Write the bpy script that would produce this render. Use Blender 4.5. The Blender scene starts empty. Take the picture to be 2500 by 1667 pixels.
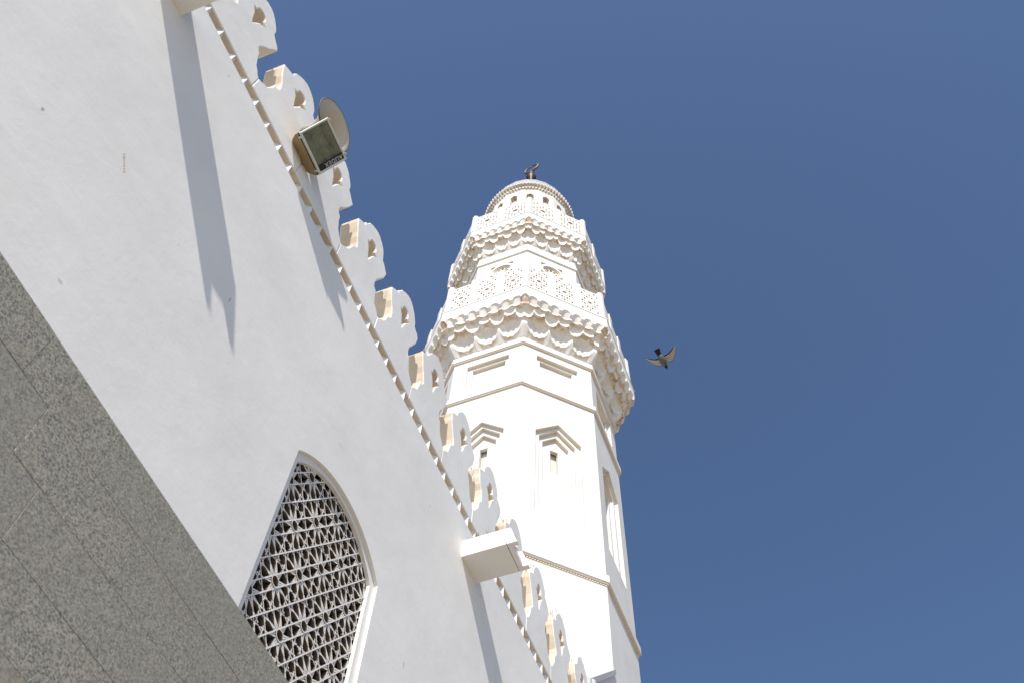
import bpy, math, random
from mathutils import Matrix, Vector

# ------------------------------------------------------------------ camera, sky, sun, exposure
scene = bpy.context.scene
COL = scene.collection
random.seed(7)
CAM_H = 1.6                                   # eye height; all measured heights below are relative to the eye
R = ((0.359512248, 0.827557362, 0.431160939),  # world X (along wall), Y (into wall), Z (up) seen in image axes
     (-0.932626549, 0.303327300, 0.195448891),
     (0.030962286, -0.472378409, 0.880851847))
cam_data = bpy.data.cameras.new('camera')
cam = bpy.data.objects.new('camera', cam_data)
COL.objects.link(cam)
cam.matrix_world = Matrix(((R[0][0], -R[0][1], -R[0][2], 0), (R[1][0], -R[1][1], -R[1][2], 0),
                           (R[2][0], -R[2][1], -R[2][2], CAM_H), (0, 0, 0, 1)))
cam_data.sensor_width = 36; cam_data.lens = 35
cam_data.clip_start = 0.05; cam_data.clip_end = 5000
cam_data.dof.use_dof = True; cam_data.dof.focus_distance = 22; cam_data.dof.aperture_fstop = 4.0
scene.camera = cam

SUN_DIR = Vector((3.28, 1.0, -3.25)).normalized()      # direction the light travels
ELEV = math.asin(-SUN_DIR.z)
world = bpy.data.worlds.new('World'); scene.world = world
world.use_nodes = True
wn = world.node_tree.nodes; wl = world.node_tree.links
bg = wn['Background']
sky = wn.new('ShaderNodeTexSky'); sky.sky_type = 'NISHITA'; sky.sun_disc = False
sky.sun_elevation = ELEV
sky.sun_rotation = math.atan2(-SUN_DIR.x, -SUN_DIR.y)
sky.altitude = 600; sky.air_density = 1.0; sky.dust_density = 2.0; sky.ozone_density = 5.2
wl.new(sky.outputs[0], bg.inputs[0]); bg.inputs[1].default_value = 0.115
sun_d = bpy.data.lights.new('sun', 'SUN'); sun = bpy.data.objects.new('sun', sun_d); COL.objects.link(sun)
sun_d.energy = 4.4; sun_d.angle = math.radians(0.53); sun_d.color = (1.0, 0.955, 0.89)
sun.rotation_euler = SUN_DIR.to_track_quat('-Z', 'Y').to_euler(); sun.location = (-20, -10, 40)
vs = scene.view_settings
vs.view_transform = 'Standard'; vs.look = 'None'; vs.exposure = 0.35; vs.gamma = 1.0
scene.render.resolution_x = 1024; scene.render.resolution_y = 682

# ------------------------------------------------------------------ helpers
WM = {}
def place(o, M=None, parent=None):
    COL.objects.link(o)
    M = M or Matrix()
    WM[o] = M
    if parent is not None:
        o.parent = parent
        o.matrix_basis = WM[parent].inverted() @ M
    else:
        o.matrix_basis = M
    return o
def tag(o, label=None, cat=None, group=None, kind=None):
    if label: o['label'] = label
    if cat: o['category'] = cat
    if group: o['group'] = group
    if kind: o['kind'] = kind
    return o
def empty(name, loc, label, cat, group=None):
    o = bpy.data.objects.new(name, None); o.empty_display_size = 0.2
    place(o, Matrix.Translation(loc)); return tag(o, label, cat, group)
def mesh(name, verts, faces, mat=None, smooth=False):
    me = bpy.data.meshes.new(name); me.from_pydata([tuple(v) for v in verts], [], faces); me.update()
    if mat: me.materials.append(mat)
    if smooth:
        for p in me.polygons: p.use_smooth = True
    return me
def obj(name, me, parent=None, M=None):
    return place(bpy.data.objects.new(name, me), M, parent)
class MB:
    """collects simple shapes into one mesh"""
    def __init__(s): s.v = []; s.f = []
    def add(s, v, f):
        n = len(s.v); s.v += [Vector(p) for p in v]; s.f += [tuple(i + n for i in q) for q in f]; return s
    def box(s, a, b, M=None):
        x0, y0, z0 = a; x1, y1, z1 = b
        v = [Vector(p) for p in ((x0,y0,z0),(x1,y0,z0),(x1,y1,z0),(x0,y1,z0),(x0,y0,z1),(x1,y0,z1),(x1,y1,z1),(x0,y1,z1))]
        if M: v = [M @ p for p in v]
        return s.add(v, [(3,2,1,0),(4,5,6,7),(0,1,5,4),(1,2,6,5),(2,3,7,6),(3,0,4,7)])
    def tube(s, pts, r, n=8, caps=True):
        pts = [Vector(p) for p in pts]; rs = r if isinstance(r, (list, tuple)) else [r] * len(pts)
        rings = []
        up = Vector((0.13, 0.21, 1)).normalized()
        for i, p in enumerate(pts):
            d = (pts[min(i + 1, len(pts) - 1)] - pts[max(i - 1, 0)]).normalized()
            a = d.cross(up if abs(d.dot(up)) < .95 else Vector((1, 0, 0))).normalized(); b = d.cross(a)
            rings.append([p + (a * math.cos(2*math.pi*k/n) + b * math.sin(2*math.pi*k/n)) * rs[i] for k in range(n)])
        f = []
        for i in range(len(pts) - 1):
            for k in range(n):
                f.append((i*n+k, i*n+(k+1) % n, (i+1)*n+(k+1) % n, (i+1)*n+k))
        if caps: f += [tuple(range(n))[::-1], tuple((len(pts)-1)*n+k for k in range(n))]
        return s.add([q for r_ in rings for q in r_], f)
    def lathe(s, prof, n=32, M=None, phase=0.0, close=False):
        v = []; f = []
        for (r, z) in prof:
            for k in range(n):
                a = phase + 2*math.pi*k/n
                p = Vector((r*math.cos(a), r*math.sin(a), z)); v.append(M @ p if M else p)
        m = len(prof)
        for i in range(m - (0 if close else 1)):
            j = (i + 1) % m
            for k in range(n):
                f.append((i*n+k, i*n+(k+1) % n, j*n+(k+1) % n, j*n+k))
        return s.add(v, f)
    def mesh(s, name, mat, smooth=False): return mesh(name, s.v, s.f, mat, smooth)
def poly_mesh(name, outer, holes, depth, mat, bevel=0.0, side=None, down=False):
    """flat polygon with holes in local XY, front face at z=0, thickness towards -z"""
    cu = bpy.data.curves.new(name, 'CURVE'); cu.dimensions = '2D'; cu.fill_mode = 'BOTH'
    cu.extrude = depth / 2 - bevel; cu.bevel_depth = bevel; cu.bevel_resolution = 0; cu.offset = -bevel
    for loop in [outer] + list(holes):
        sp = cu.splines.new('POLY'); sp.points.add(len(loop) - 1)
        for i, (x, y) in enumerate(loop): sp.points[i].co = (x, y, 0, 1)
        sp.use_cyclic_u = True
    o = bpy.data.objects.new(name, cu); COL.objects.link(o)
    dg = bpy.context.evaluated_depsgraph_get()
    me = bpy.data.meshes.new_from_object(o.evaluated_get(dg))
    bpy.data.objects.remove(o); bpy.data.curves.remove(cu)
    for v in me.vertices: v.co.z -= depth / 2
    me.name = name; me.materials.clear(); me.materials.append(mat)
    for p in me.polygons: p.use_smooth = False; p.material_index = 0
    if side:
        me.materials.append(side)
        for p in me.polygons:
            if abs(p.normal.z) < .3 and (not down or p.normal.y < -.3): p.material_index = 1
    return me
def bevel_mod(o, w, seg=2):
    m = o.modifiers.new('bevel', 'BEVEL'); m.width = w; m.segments = seg; m.limit_method = 'ANGLE'; m.angle_limit = math.radians(40)
    return o
def frame(origin, xdir, ydir):
    x = Vector(xdir).normalized(); y = Vector(ydir).normalized(); z = x.cross(y)
    M = Matrix((x, y, z)).transposed().to_4x4(); M.translation = Vector(origin); return M

# ------------------------------------------------------------------ materials
def nmat(name):
    m = bpy.data.materials.new(name); m.use_nodes = True
    return m, m.node_tree.nodes, m.node_tree.links, m.node_tree.nodes['Principled BSDF']
def noise(n, l, scale, detail=4, rough=.55, vec=None, dist=0.0):
    t = n.new('ShaderNodeTexNoise'); t.inputs['Scale'].default_value = scale; t.inputs['Detail'].default_value = detail
    t.inputs['Roughness'].default_value = rough; t.inputs['Distortion'].default_value = dist
    if vec: l.new(vec, t.inputs['Vector'])
    return t
def ramp(n, l, src, stops):
    r = n.new('ShaderNodeValToRGB'); e = r.color_ramp.elements
    while len(e) < len(stops): e.new(.5)
    for i, (p, c) in enumerate(stops): e[i].position = p; e[i].color = (*c, 1) if len(c) == 3 else c
    l.new(src, r.inputs[0]); return r
def mixc(n, l, fac, a, b):
    m = n.new('ShaderNodeMix'); m.data_type = 'RGBA'
    for s, v in ((m.inputs[0], fac), (m.inputs[6], a), (m.inputs[7], b)):
        if hasattr(v, 'links'): l.new(v, s)
        elif isinstance(v, (int, float)): s.default_value = v
        else: s.default_value = (*v, 1)
    return m.outputs[2]
def mth(n, l, op, a, b=None, c=None, clamp=False):
    m = n.new('ShaderNodeMath'); m.operation = op; m.use_clamp = clamp
    for i, v in enumerate((a, b, c)):
        if v is None: continue
        if hasattr(v, 'links'): l.new(v, m.inputs[i])
        else: m.inputs[i].default_value = v
    return m.outputs[0]
def bump(n, l, h, strength, dist, prev=None):
    b = n.new('ShaderNodeBump'); b.inputs['Strength'].default_value = strength; b.inputs['Distance'].default_value = dist
    l.new(h, b.inputs['Height'])
    if prev: l.new(prev, b.inputs['Normal'])
    return b.outputs[0]
def geo_pos(n): return n.new('ShaderNodeNewGeometry').outputs['Position']

def plaster(name, ca, cb, stains=(), rough=.75, speck=0.0, bstr=1.0, streak=0.0):
    m, n, l, p = nmat(name); pos = geo_pos(n)
    big = noise(n, l, .8, 5, .6, pos); fine = noise(n, l, 26, 6, .6, pos)
    c = mixc(n, l, ramp(n, l, big.outputs[0], [(.38, (0,)*3), (.68, (1,)*3)]).outputs[0], ca, cb)
    if speck:
        sp = noise(n, l, 55, 2, .5, pos)
        c = mixc(n, l, mth(n, l, 'MULTIPLY', ramp(n, l, sp.outputs[0], [(.70, (0,)*3), (.78, (1,)*3)]).outputs[0], speck), c, (.45, .42, .38))
    if streak:
        mp = n.new('ShaderNodeMapping'); mp.inputs['Scale'].default_value = (3.2, 3.2, .35); l.new(pos, mp.inputs[0])
        st = noise(n, l, 1.6, 5, .65, mp.outputs[0])
        c = mixc(n, l, mth(n, l, 'MULTIPLY', ramp(n, l, st.outputs[0], [(.55, (0,)*3), (.78, (1,)*3)]).outputs[0], streak), c, (.62, .54, .42))
    if stains:
        sx = n.new('ShaderNodeSeparateXYZ'); l.new(pos, sx.inputs[0])
        nz = noise(n, l, 40, 3, .6, pos)
        for (X, Z, rx, rz, colr, k) in stains:
            dx = mth(n, l, 'DIVIDE', mth(n, l, 'SUBTRACT', sx.outputs[0], X), rx)
            dz = mth(n, l, 'DIVIDE', mth(n, l, 'SUBTRACT', sx.outputs[2], Z), rz)
            d = mth(n, l, 'ADD', mth(n, l, 'MULTIPLY', dx, dx), mth(n, l, 'MULTIPLY', dz, dz))
            d = mth(n, l, 'ADD', d, mth(n, l, 'MULTIPLY', mth(n, l, 'SUBTRACT', nz.outputs[0], .5), 3.5))
            f = mth(n, l, 'MULTIPLY', mth(n, l, 'SUBTRACT', 1.0, d, clamp=True), k, clamp=True)
            c = mixc(n, l, f, c, colr)
    l.new(c, p.inputs['Base Color']); p.inputs['Roughness'].default_value = rough
    p.inputs['Specular IOR Level'].default_value = .25
    mid = noise(n, l, 3.0, 4, .5, pos)
    b = bump(n, l, mid.outputs[0], .25 * bstr, .02); b = bump(n, l, fine.outputs[0], .16 * bstr, .006, b)
    l.new(b, p.inputs['Normal'])
    return m
Zc = CAM_H
M_WALL = plaster('wall_plaster', (.785, .77, .737), (.725, .71, .677), speck=.10, bstr=1.1, streak=.05, stains=[
    (.426, 6.054 + Zc, .017, .022, (.30, .24, .19), .9), *[(.948 + .0148*i, 6.675 - .0208*i + Zc, .011, .021, (.46, .29, .19), .75) for i in range(7)],
    (2.307, 6.98 + Zc, .010, .035, (.30, .27, .24), .9), (1.273, 5.217 + Zc, .03, .02, (.50, .47, .43), .8), (1.684, 6.698 + Zc, .007, .03, (.5, .42, .36), .7),
    (.997, 9.187 + Zc, .015, .015, (.33, .29, .25), .8), (5.845, 6.405 + Zc, .014, .05, (.45, .38, .30), .8), (7.293, 8.77 + Zc, .012, .018, (.33, .3, .27), .8),
    (5.845, 8.691 + Zc, .02, .02, (.5, .46, .42), .6), (4.101, 7.457 + Zc, .05, .014, (.5, .47, .43), .6)])
M_PARAPET = plaster('parapet_plaster', (.775, .765, .74), (.715, .70, .67), speck=.16, bstr=1.6, streak=.16)
M_TAN = plaster('bounce_tan_render', (.69, .60, .475), (.585, .485, .365), bstr=1.2, streak=.3)  # tan render with warm ground bounce put into its colour, for sides and undersides
M_MIN = plaster('minaret_paint', (.70, .69, .665), (.63, .615, .585), bstr=.8, streak=.2)
M_BOUNCE_TRIM = plaster('bounce_tint_trim', (.74, .66, .54), (.68, .59, .46), bstr=.5, streak=.25)  # warm bounce light put into the colour of down-facing soffits; also on small trim
def stain_mat(name, amount):
    """painted carving with brown run-off stains that sit where the mesh attribute 'stain' is high"""
    m, n, l, p = nmat(name); pos = geo_pos(n)
    at = n.new('ShaderNodeAttribute'); at.attribute_name = 'stain'
    nz = noise(n, l, 5.5, 6, .65, pos, .6); vn = noise(n, l, 16, 4, .6, pos)
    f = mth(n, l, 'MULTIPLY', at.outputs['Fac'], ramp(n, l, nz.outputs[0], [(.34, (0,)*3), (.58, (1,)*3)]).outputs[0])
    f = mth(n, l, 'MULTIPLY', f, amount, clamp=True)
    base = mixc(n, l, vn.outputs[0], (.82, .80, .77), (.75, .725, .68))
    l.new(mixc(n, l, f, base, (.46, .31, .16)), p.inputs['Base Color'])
    p.inputs['Roughness'].default_value = .8; p.inputs['Specular IOR Level'].default_value = .2
    l.new(bump(n, l, vn.outputs[0], .2, .01), p.inputs['Normal']); return m
M_CARVE = stain_mat('stained_carving', .95)
def granite():
    m, n, l, p = nmat('granite'); pos = geo_pos(n)
    info = n.new('ShaderNodeObjectInfo')
    add = n.new('ShaderNodeVectorMath'); add.operation = 'ADD'; l.new(pos, add.inputs[0])
    cmb = n.new('ShaderNodeCombineXYZ'); l.new(mth(n, l, 'MULTIPLY', info.outputs['Random'], 37.), cmb.inputs[0]); l.new(cmb.outputs[0], add.inputs[1])
    v = n.new('ShaderNodeTexVoronoi'); v.inputs['Scale'].default_value = 92; l.new(add.outputs[0], v.inputs['Vector'])
    sp = n.new('ShaderNodeSeparateColor'); l.new(v.outputs['Color'], sp.inputs[0])
    a = noise(n, l, 75, 5, .7, add.outputs[0]); b = noise(n, l, 2.2, 4, .6, add.outputs[0])
    c1 = ramp(n, l, sp.outputs[0], [(0.0, (.055, .057, .052)), (.25, (.135, .135, .118)), (.5, (.295, .282, .228)), (.85, (.425, .40, .315)), (1., (.50, .46, .36))]).outputs[0]
    c2 = ramp(n, l, a.outputs[0], [(.38, (.10, .10, .09)), (.5, (.28, .265, .22)), (.63, (.43, .395, .32))]).outputs[0]
    c = mixc(n, l, .5, c1, c2)
    c = mixc(n, l, mth(n, l, 'MULTIPLY', ramp(n, l, b.outputs[0], [(.45, (0,)*3), (.7, (1,)*3)]).outputs[0], .30), c, (.30, .25, .18))
    c = mixc(n, l, mth(n, l, 'MULTIPLY', info.outputs['Random'], .38), c, (.25, .245, .215))
    l.new(c, p.inputs['Base Color']); p.inputs['Roughness'].default_value = .55
    p.inputs['Specular IOR Level'].default_value = .25
    l.new(bump(n, l, a.outputs[0], .12, .003), p.inputs['Normal']); return m
M_GRANITE = granite()
def simple(name, col, rough=.5, metal=0.0, var=.0, vs_=8, spec=.4):
    m, n, l, p = nmat(name)
    if var:
        nz = noise(n, l, vs_, 5, .6, geo_pos(n))
        l.new(mixc(n, l, nz.outputs[0], tuple(c*(1-var) for c in col), tuple(min(1, c*(1+var)) for c in col)), p.inputs['Base Color'])
    else: p.inputs['Base Color'].default_value = (*col, 1)
    p.inputs['Roughness'].default_value = rough; p.inputs['Metallic'].default_value = metal
    p.inputs['Specular IOR Level'].default_value = spec
    return m
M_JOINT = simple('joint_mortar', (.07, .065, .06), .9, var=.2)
M_DARK = simple('painted_room_dark', (.022, .017, .013), .8, var=.3)
M_LATT = simple('screen_plaster', (.83, .80, .745), .7, var=.05, vs_=20, spec=.2)
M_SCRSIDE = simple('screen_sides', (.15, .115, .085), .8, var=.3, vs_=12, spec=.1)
M_ZINC = simple('zinc_flashing', (.40, .41, .42), .6, .15, var=.18, vs_=14)
M_DOME = simple('dome_paint', (.34, .355, .36), .6, var=.08, vs_=1.5, spec=.2)
M_BRONZE = simple('weathered_bronze', (.045, .028, .02), .5, .3, var=.4, vs_=9)
M_COPPER = simple('crescent_bronze', (.15, .105, .08), .5, .3, var=.3, vs_=9)
M_WIRE = simple('spike_wire', (.20, .15, .11), .5, .6)
M_CABLE = simple('red_cable', (.45, .12, .10), .6)
M_ALU = simple('floodlight_alloy', (.58, .59, .54), .42, .5, var=.1, vs_=20)
M_HOUS = simple('floodlight_housing', (.30, .215, .11), .6, .1, var=.15, vs_=14)
M_REFL = simple('reflector', (.72, .74, .68), .35, .4, var=.3, vs_=13)
M_BLACK = simple('black_print', (.008, .008, .009), .35)
M_PRINT = simple('pale_print', (.55, .55, .54), .6)
M_HORN = simple('horn_paint', (.52, .48, .40), .45, var=.06, vs_=10)
M_RUBBER = simple('horn_rim', (.10, .075, .055), .6)
def glass_mat():
    m, n, l, p = nmat('dusty_glass')
    t = n.new('ShaderNodeBsdfTransparent'); t.inputs[0].default_value = (.72, .75, .66, 1)
    nz = noise(n, l, 9, 5, .65, geo_pos(n))
    mx = n.new('ShaderNodeMixShader'); l.new(ramp(n, l, nz.outputs[0], [(.35, (.18,)*3), (.75, (.60,)*3)]).outputs[0], mx.inputs[0])
    p.inputs['Base Color'].default_value = (.30, .31, .25, 1); p.inputs['Roughness'].default_value = .12
    l.new(t.outputs[0], mx.inputs[1]); l.new(p.outputs[0], mx.inputs[2]); l.new(mx.outputs[0], n['Material Output'].inputs[0]); return m
M_GLASS = glass_mat()
def ground_mat():
    m, n, l, p = nmat('pale_paving'); pos = geo_pos(n)
    b = n.new('ShaderNodeTexBrick'); b.inputs['Scale'].default_value = 1.6; b.inputs['Mortar Size'].default_value = .008
    b.inputs['Color1'].default_value = (.36, .30, .215, 1); b.inputs['Color2'].default_value = (.325, .268, .19, 1); b.inputs['Mortar'].default_value = (.2, .17, .13, 1)
    l.new(pos, b.inputs[0]); nz = noise(n, l, 3, 5, .6, pos)
    l.new(mixc(n, l, mth(n, l, 'MULTIPLY', nz.outputs[0], .3), b.outputs[0], (.26, .225, .17)), p.inputs['Base Color'])
    p.inputs['Roughness'].default_value = .8; return m

# ------------------------------------------------------------------ ground
g = obj('ground', mesh('ground', [(-1500, -1500, 0), (1500, -1500, 0), (1500, 1500, 0), (-1500, 1500, 0)], [(0, 1, 2, 3)], ground_mat()))
tag(g, kind='structure')

# ------------------------------------------------------------------ mosque wall
WALL_Y, PAR_Y, SLOT, SOF = 3.5, 3.5, 9.452 + Zc, 9.642 + Zc   # a toothed slot runs between SLOT and SOF
X_A, X_B = -7.0, 12.6
wall = empty('mosque_wall', (3, WALL_Y, 0), 'tall white plastered mosque wall with leaf shaped battlements, granite base and arched screen window', 'wall')
VERT = lambda x, y, z: frame((x, y, z), (1, 0, 0), (0, 0, 1))      # local x along wall, local y up, local z towards the viewer

# plaster face with the window opening
WX, WHW, WSPR, WRISE = 4.405, .775, 6.73 + Zc, .335
def arch(hw, spring, rise, n=28):
    rad = (hw*hw + rise*rise) / (2*rise); cz = spring + rise - rad; a0 = math.asin(hw/rad)
    return [(WX + rad*math.sin(a0 - 2*a0*i/n), cz + rad*math.cos(a0 - 2*a0*i/n)) for i in range(n+1)]
SILL = 4.82 + Zc
def opening(ins):
    return [(WX - WHW + ins, SILL), (WX + WHW - ins, SILL)] + arch(WHW - ins, WSPR - ins*.75, WRISE)
wm = poly_mesh('wall_face', [(X_A, .0), (X_B, .0), (X_B, SLOT), (X_A, SLOT)], [opening(0)], .032, M_WALL)
obj('wall_face', wm, wall, VERT(0, WALL_Y, 0))
MB_ = MB().box((X_A, WALL_Y + .36, 0), (X_B, WALL_Y + .5, SOF - .1))
MB_.box((X_A, WALL_Y + .5, SOF - .5), (X_B - .2, WALL_Y + 9, SOF - .2)).box((X_A, WALL_Y + 8.8, 0), (X_B - .2, WALL_Y + 9.1, SOF - .5))
MB_.box((X_B - .25, WALL_Y + .06, 0), (X_B - .01, WALL_Y + 9, SOF - .1))
obj('hall_body', MB_.mesh('hall_body', M_WALL), wall)

# window: stepped surround, pierced screen, dark sheet behind
win = bpy.data.objects.new('window', None); win.empty_display_size = .2
place(win, Matrix.Translation((WX, WALL_Y + .05, SILL)), wall)
sur = poly_mesh('frame', [(WX-1.2, SILL-.3), (WX+1.2, SILL-.3), (WX+1.2, 7.6+Zc), (WX-1.2, 7.6+Zc)], [opening(.072)], .034, M_WALL)
obj('frame', sur, win, VERT(0, WALL_Y + .034, 0))
# lattice
LY = WALL_Y + .070
poly = opening(.066)
def clip(p, d, t0, t1):
    n = len(poly); area = sum(poly[i][0]*poly[(i+1) % n][1] - poly[(i+1) % n][0]*poly[i][1] for i in range(n))
    sgn = 1 if area > 0 else -1
    for i in range(n):
        a = poly[i]; b = poly[(i+1) % n]
        ex, ey = b[0]-a[0], b[1]-a[1]; nx, ny = -ey*sgn, ex*sgn
        L = math.hypot(nx, ny)
        if L < 1e-9: continue
        num = (p[0]-a[0])*nx + (p[1]-a[1])*ny; den = d[0]*nx + d[1]*ny
        if abs(den) < 1e-12:
            if num < 0: return None
            continue
        t = -num/den
        if den > 0: t0 = max(t0, t)
        else: t1 = min(t1, t)
        if t0 >= t1: return None
    return t0, t1
lat = MB()
LW = .0054
def bar(p, ang, t0, t1, lift, w=LW, dp=.034):
    d = (math.cos(ang), math.sin(ang)); c = clip(p, d, t0, t1)
    if not c: return
    q = [(p[0]+d[0]*t, p[1]+d[1]*t) for t in c]; nx, nz = -d[1]*w, d[0]*w
    y0 = LY - lift
    v = []
    for (x, z) in q:
        v += [(x+nx, y0, z+nz), (x-nx, y0, z-nz), (x-nx, y0+dp, z-nz), (x+nx, y0+dp, z+nz)]
    lat.add(v, [(0,1,5,4),(1,2,6,5),(2,3,7,6),(3,0,4,7),(3,2,1,0),(4,5,6,7)])
def seg(x0, z0, x1, z1, lift, w):
    bar((x0, z0), math.atan2(z1-z0, x1-x0), 0, math.hypot(x1-x0, z1-z0), lift, w)
S0 = (3.963, 6.168 + Zc); A_, B_ = .4654, .3195
stars = [(S0[0] + A_*(i + .5*(j % 2)), S0[1] + B_*j) for i in range(-2, 5) for j in range(-6, 5)]
OFF = .0465
rad = math.radians
for k, ang in enumerate((54, 126)):             # long lines that run past whole rows of stars
    a = rad(ang); nrm = (-math.sin(a), math.cos(a)); sp = A_*math.sin(rad(54))
    for i in range(-14, 15):
        for q, o in enumerate((-OFF, OFF, sp/2)):
            s = i*sp + o
            bar((S0[0] + nrm[0]*s, S0[1] + nrm[1]*s), a, -9, 9, .004*(1-k) + .0007*q, LW*(1.0 if k == 0 else .95))
TIP = OFF/math.sin(rad(18))
for st in stars:
    P_ = lambda r_, t: (st[0] + r_*math.cos(rad(t)), st[1] + r_*math.sin(rad(t)))
    for kk in range(10):
        a = 36*kk; t = P_(TIP, a)
        for m_, sg in enumerate((-1, 1)):
            seg(*P_(.052, a + sg*13), *t, -.001 + .0001*kk + .0012*m_, .0056)          # arms of the ten pointed star
            dr = a + sg*18
            if dr % 180 in (18, 90, 162):                                             # petal sides that do not belong to a long line
                bar(t, rad(dr), 0, .095, -.0035 + .0001*kk + .0012*m_, .0056, .02)
        if kk % 5 not in (1, 4):
            bar(P_(.187, a), rad(a + 90), -.056, .056, -.006 + .0001*kk, .0054, .012)
        bar(P_(.047, a + 18), rad(a + 108), -.0155, .0155, .0062 + .0001*kk, .0045)     # rim of the star hole
LM = lat.mesh('pierced_screen', M_LATT)
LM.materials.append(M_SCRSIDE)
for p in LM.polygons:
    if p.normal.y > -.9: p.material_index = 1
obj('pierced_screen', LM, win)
obj('dark_backing', MB().box((WX-1, LY+.21, SILL-.2), (WX+1, LY+.24, 7.4+Zc)).mesh('dark_backing', M_DARK), win)  # near-black sheet gives the unlit room's shade as colour
obj('window_sill', MB().box((WX-WHW-.0, WALL_Y-.018, SILL-.04), (WX+WHW, WALL_Y+.16, SILL+.012)).mesh('sill', M_WALL), win)

# granite base: slabs one by one where they show, the rest joined
GT = 4.862 + Zc; GY = WALL_Y - .03; CH = .4045
rows = {0: [-1.3, -.55, .1, .78, 1.46, 2.155, 3.08, 3.765, 4.5, 5.3, 6.1], 1: [-1.0, -.3, .35, 1.0, 1.705, 2.625, 3.42, 4.2, 5.0, 5.8],
        2: [-1.3, -.6, .2, 1.1, 1.945, 2.87, 3.65, 4.4, 5.2, 6.1], 3: [-1.1, -.2, .7, 1.55, 2.405, 3.2, 4.0, 4.8, 5.7],
        4: [-1.3, -.5, .3, 1.2, 2.0, 2.85, 3.65, 4.5, 5.4], 5: [-1.0, -.2, .6, 1.5, 2.4, 3.2, 4.0, 4.9, 5.7], 6: [-1.3, -.5, .3, 1.2, 2.0, 2.85, 3.65, 4.5, 5.4]}
def slab_mesh(w, h):
    b = .0012; t = .03
    v = [(0,0,0),(w,0,0),(w,0,h),(0,0,h)]
    v = [(b,-t,b),(w-b,-t,b),(w-b,-t,h-b),(b,-t,h-b),(0,-t+b,0),(w,-t+b,0),(w,-t+b,h),(0,-t+b,h),(0,0,0),(w,0,0),(w,0,h),(0,0,h)]
    f = [(0,1,2,3)]
    for a in (0, 4):
        for i in range(4): j = (i+1) % 4; f.append((a+i, a+4+i, a+4+j, a+j))
    return mesh('granite_slab', v, f, M_GRANITE)
gap = .0026
for r_, xs in rows.items():
    z1 = GT - CH*r_; z0 = z1 - CH + (.0012 if r_ % 2 else .0026)
    for a, b in zip(xs[:-1], xs[1:]):
        obj('granite_slab', slab_mesh(b - a - gap, z1 - z0), wall, Matrix.Translation((a, GY + .03 + random.uniform(-.0012, .0012), z0)))
rest = MB()
for r_ in range(0, 17):
    z1 = GT - CH*r_; z0 = max(z1 - CH + gap, 0.0)
    if z1 < .05: break
    spans = [(X_A, (rows[r_][0] if r_ in rows else X_B))] + ([(rows[r_][-1], X_B)] if r_ in rows else [])
    for (a, b) in spans:
        n = max(1, round((b-a)/.8)); w = (b-a)/n
        for i in range(n): rest.box((a+i*w, GY, z0), (a+(i+1)*w-gap, GY+.03, z1))
tag(obj('granite_cladding', rest.mesh('granite_cladding', M_GRANITE), wall), kind='stuff')
obj('mortar_bed', MB().box((X_A, GY+.006, 0), (X_B, GY+.0295, GT-.012)).mesh('mortar_bed', M_JOINT), wall)

# dog tooth course: upright prisms standing in the slot under the parapet
PITCH, M0 = .9432, .738
NM0, NM1 = -7, 11
px0, px1 = M0 + (NM0 - .5)*PITCH, M0 + (NM1 + .5)*PITCH
TP = PITCH / 4
SP2 = (6.71, 7.135); SP1 = (-.07, .355)
hT = SOF - SLOT
tm = mesh('tooth', [(0, .003, 0), (-.108, .125, 0), (.108, .125, 0), (0, .003, hT), (-.108, .125, hT), (.108, .125, hT)],
          [(0, 1, 4, 3), (2, 0, 3, 5), (1, 2, 5, 4), (0, 2, 1), (3, 4, 5)], M_PARAPET)
for i in range(-14, 49):
    x = .662 + i*TP
    if px0 < x < px1:
        obj('tooth', tm, wall, Matrix.Translation((x + random.uniform(-.005, .005), WALL_Y + random.uniform(0, .006), SLOT)))
obj('slot_back', MB().box((X_A, WALL_Y + .033, SLOT - .3), (X_B, WALL_Y + .13, SLOT - .001)).box((X_A, WALL_Y + .13, SLOT - .3), (X_B, WALL_Y + .23, SOF + .1)).mesh('slot_back', M_TAN), wall)

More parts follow.
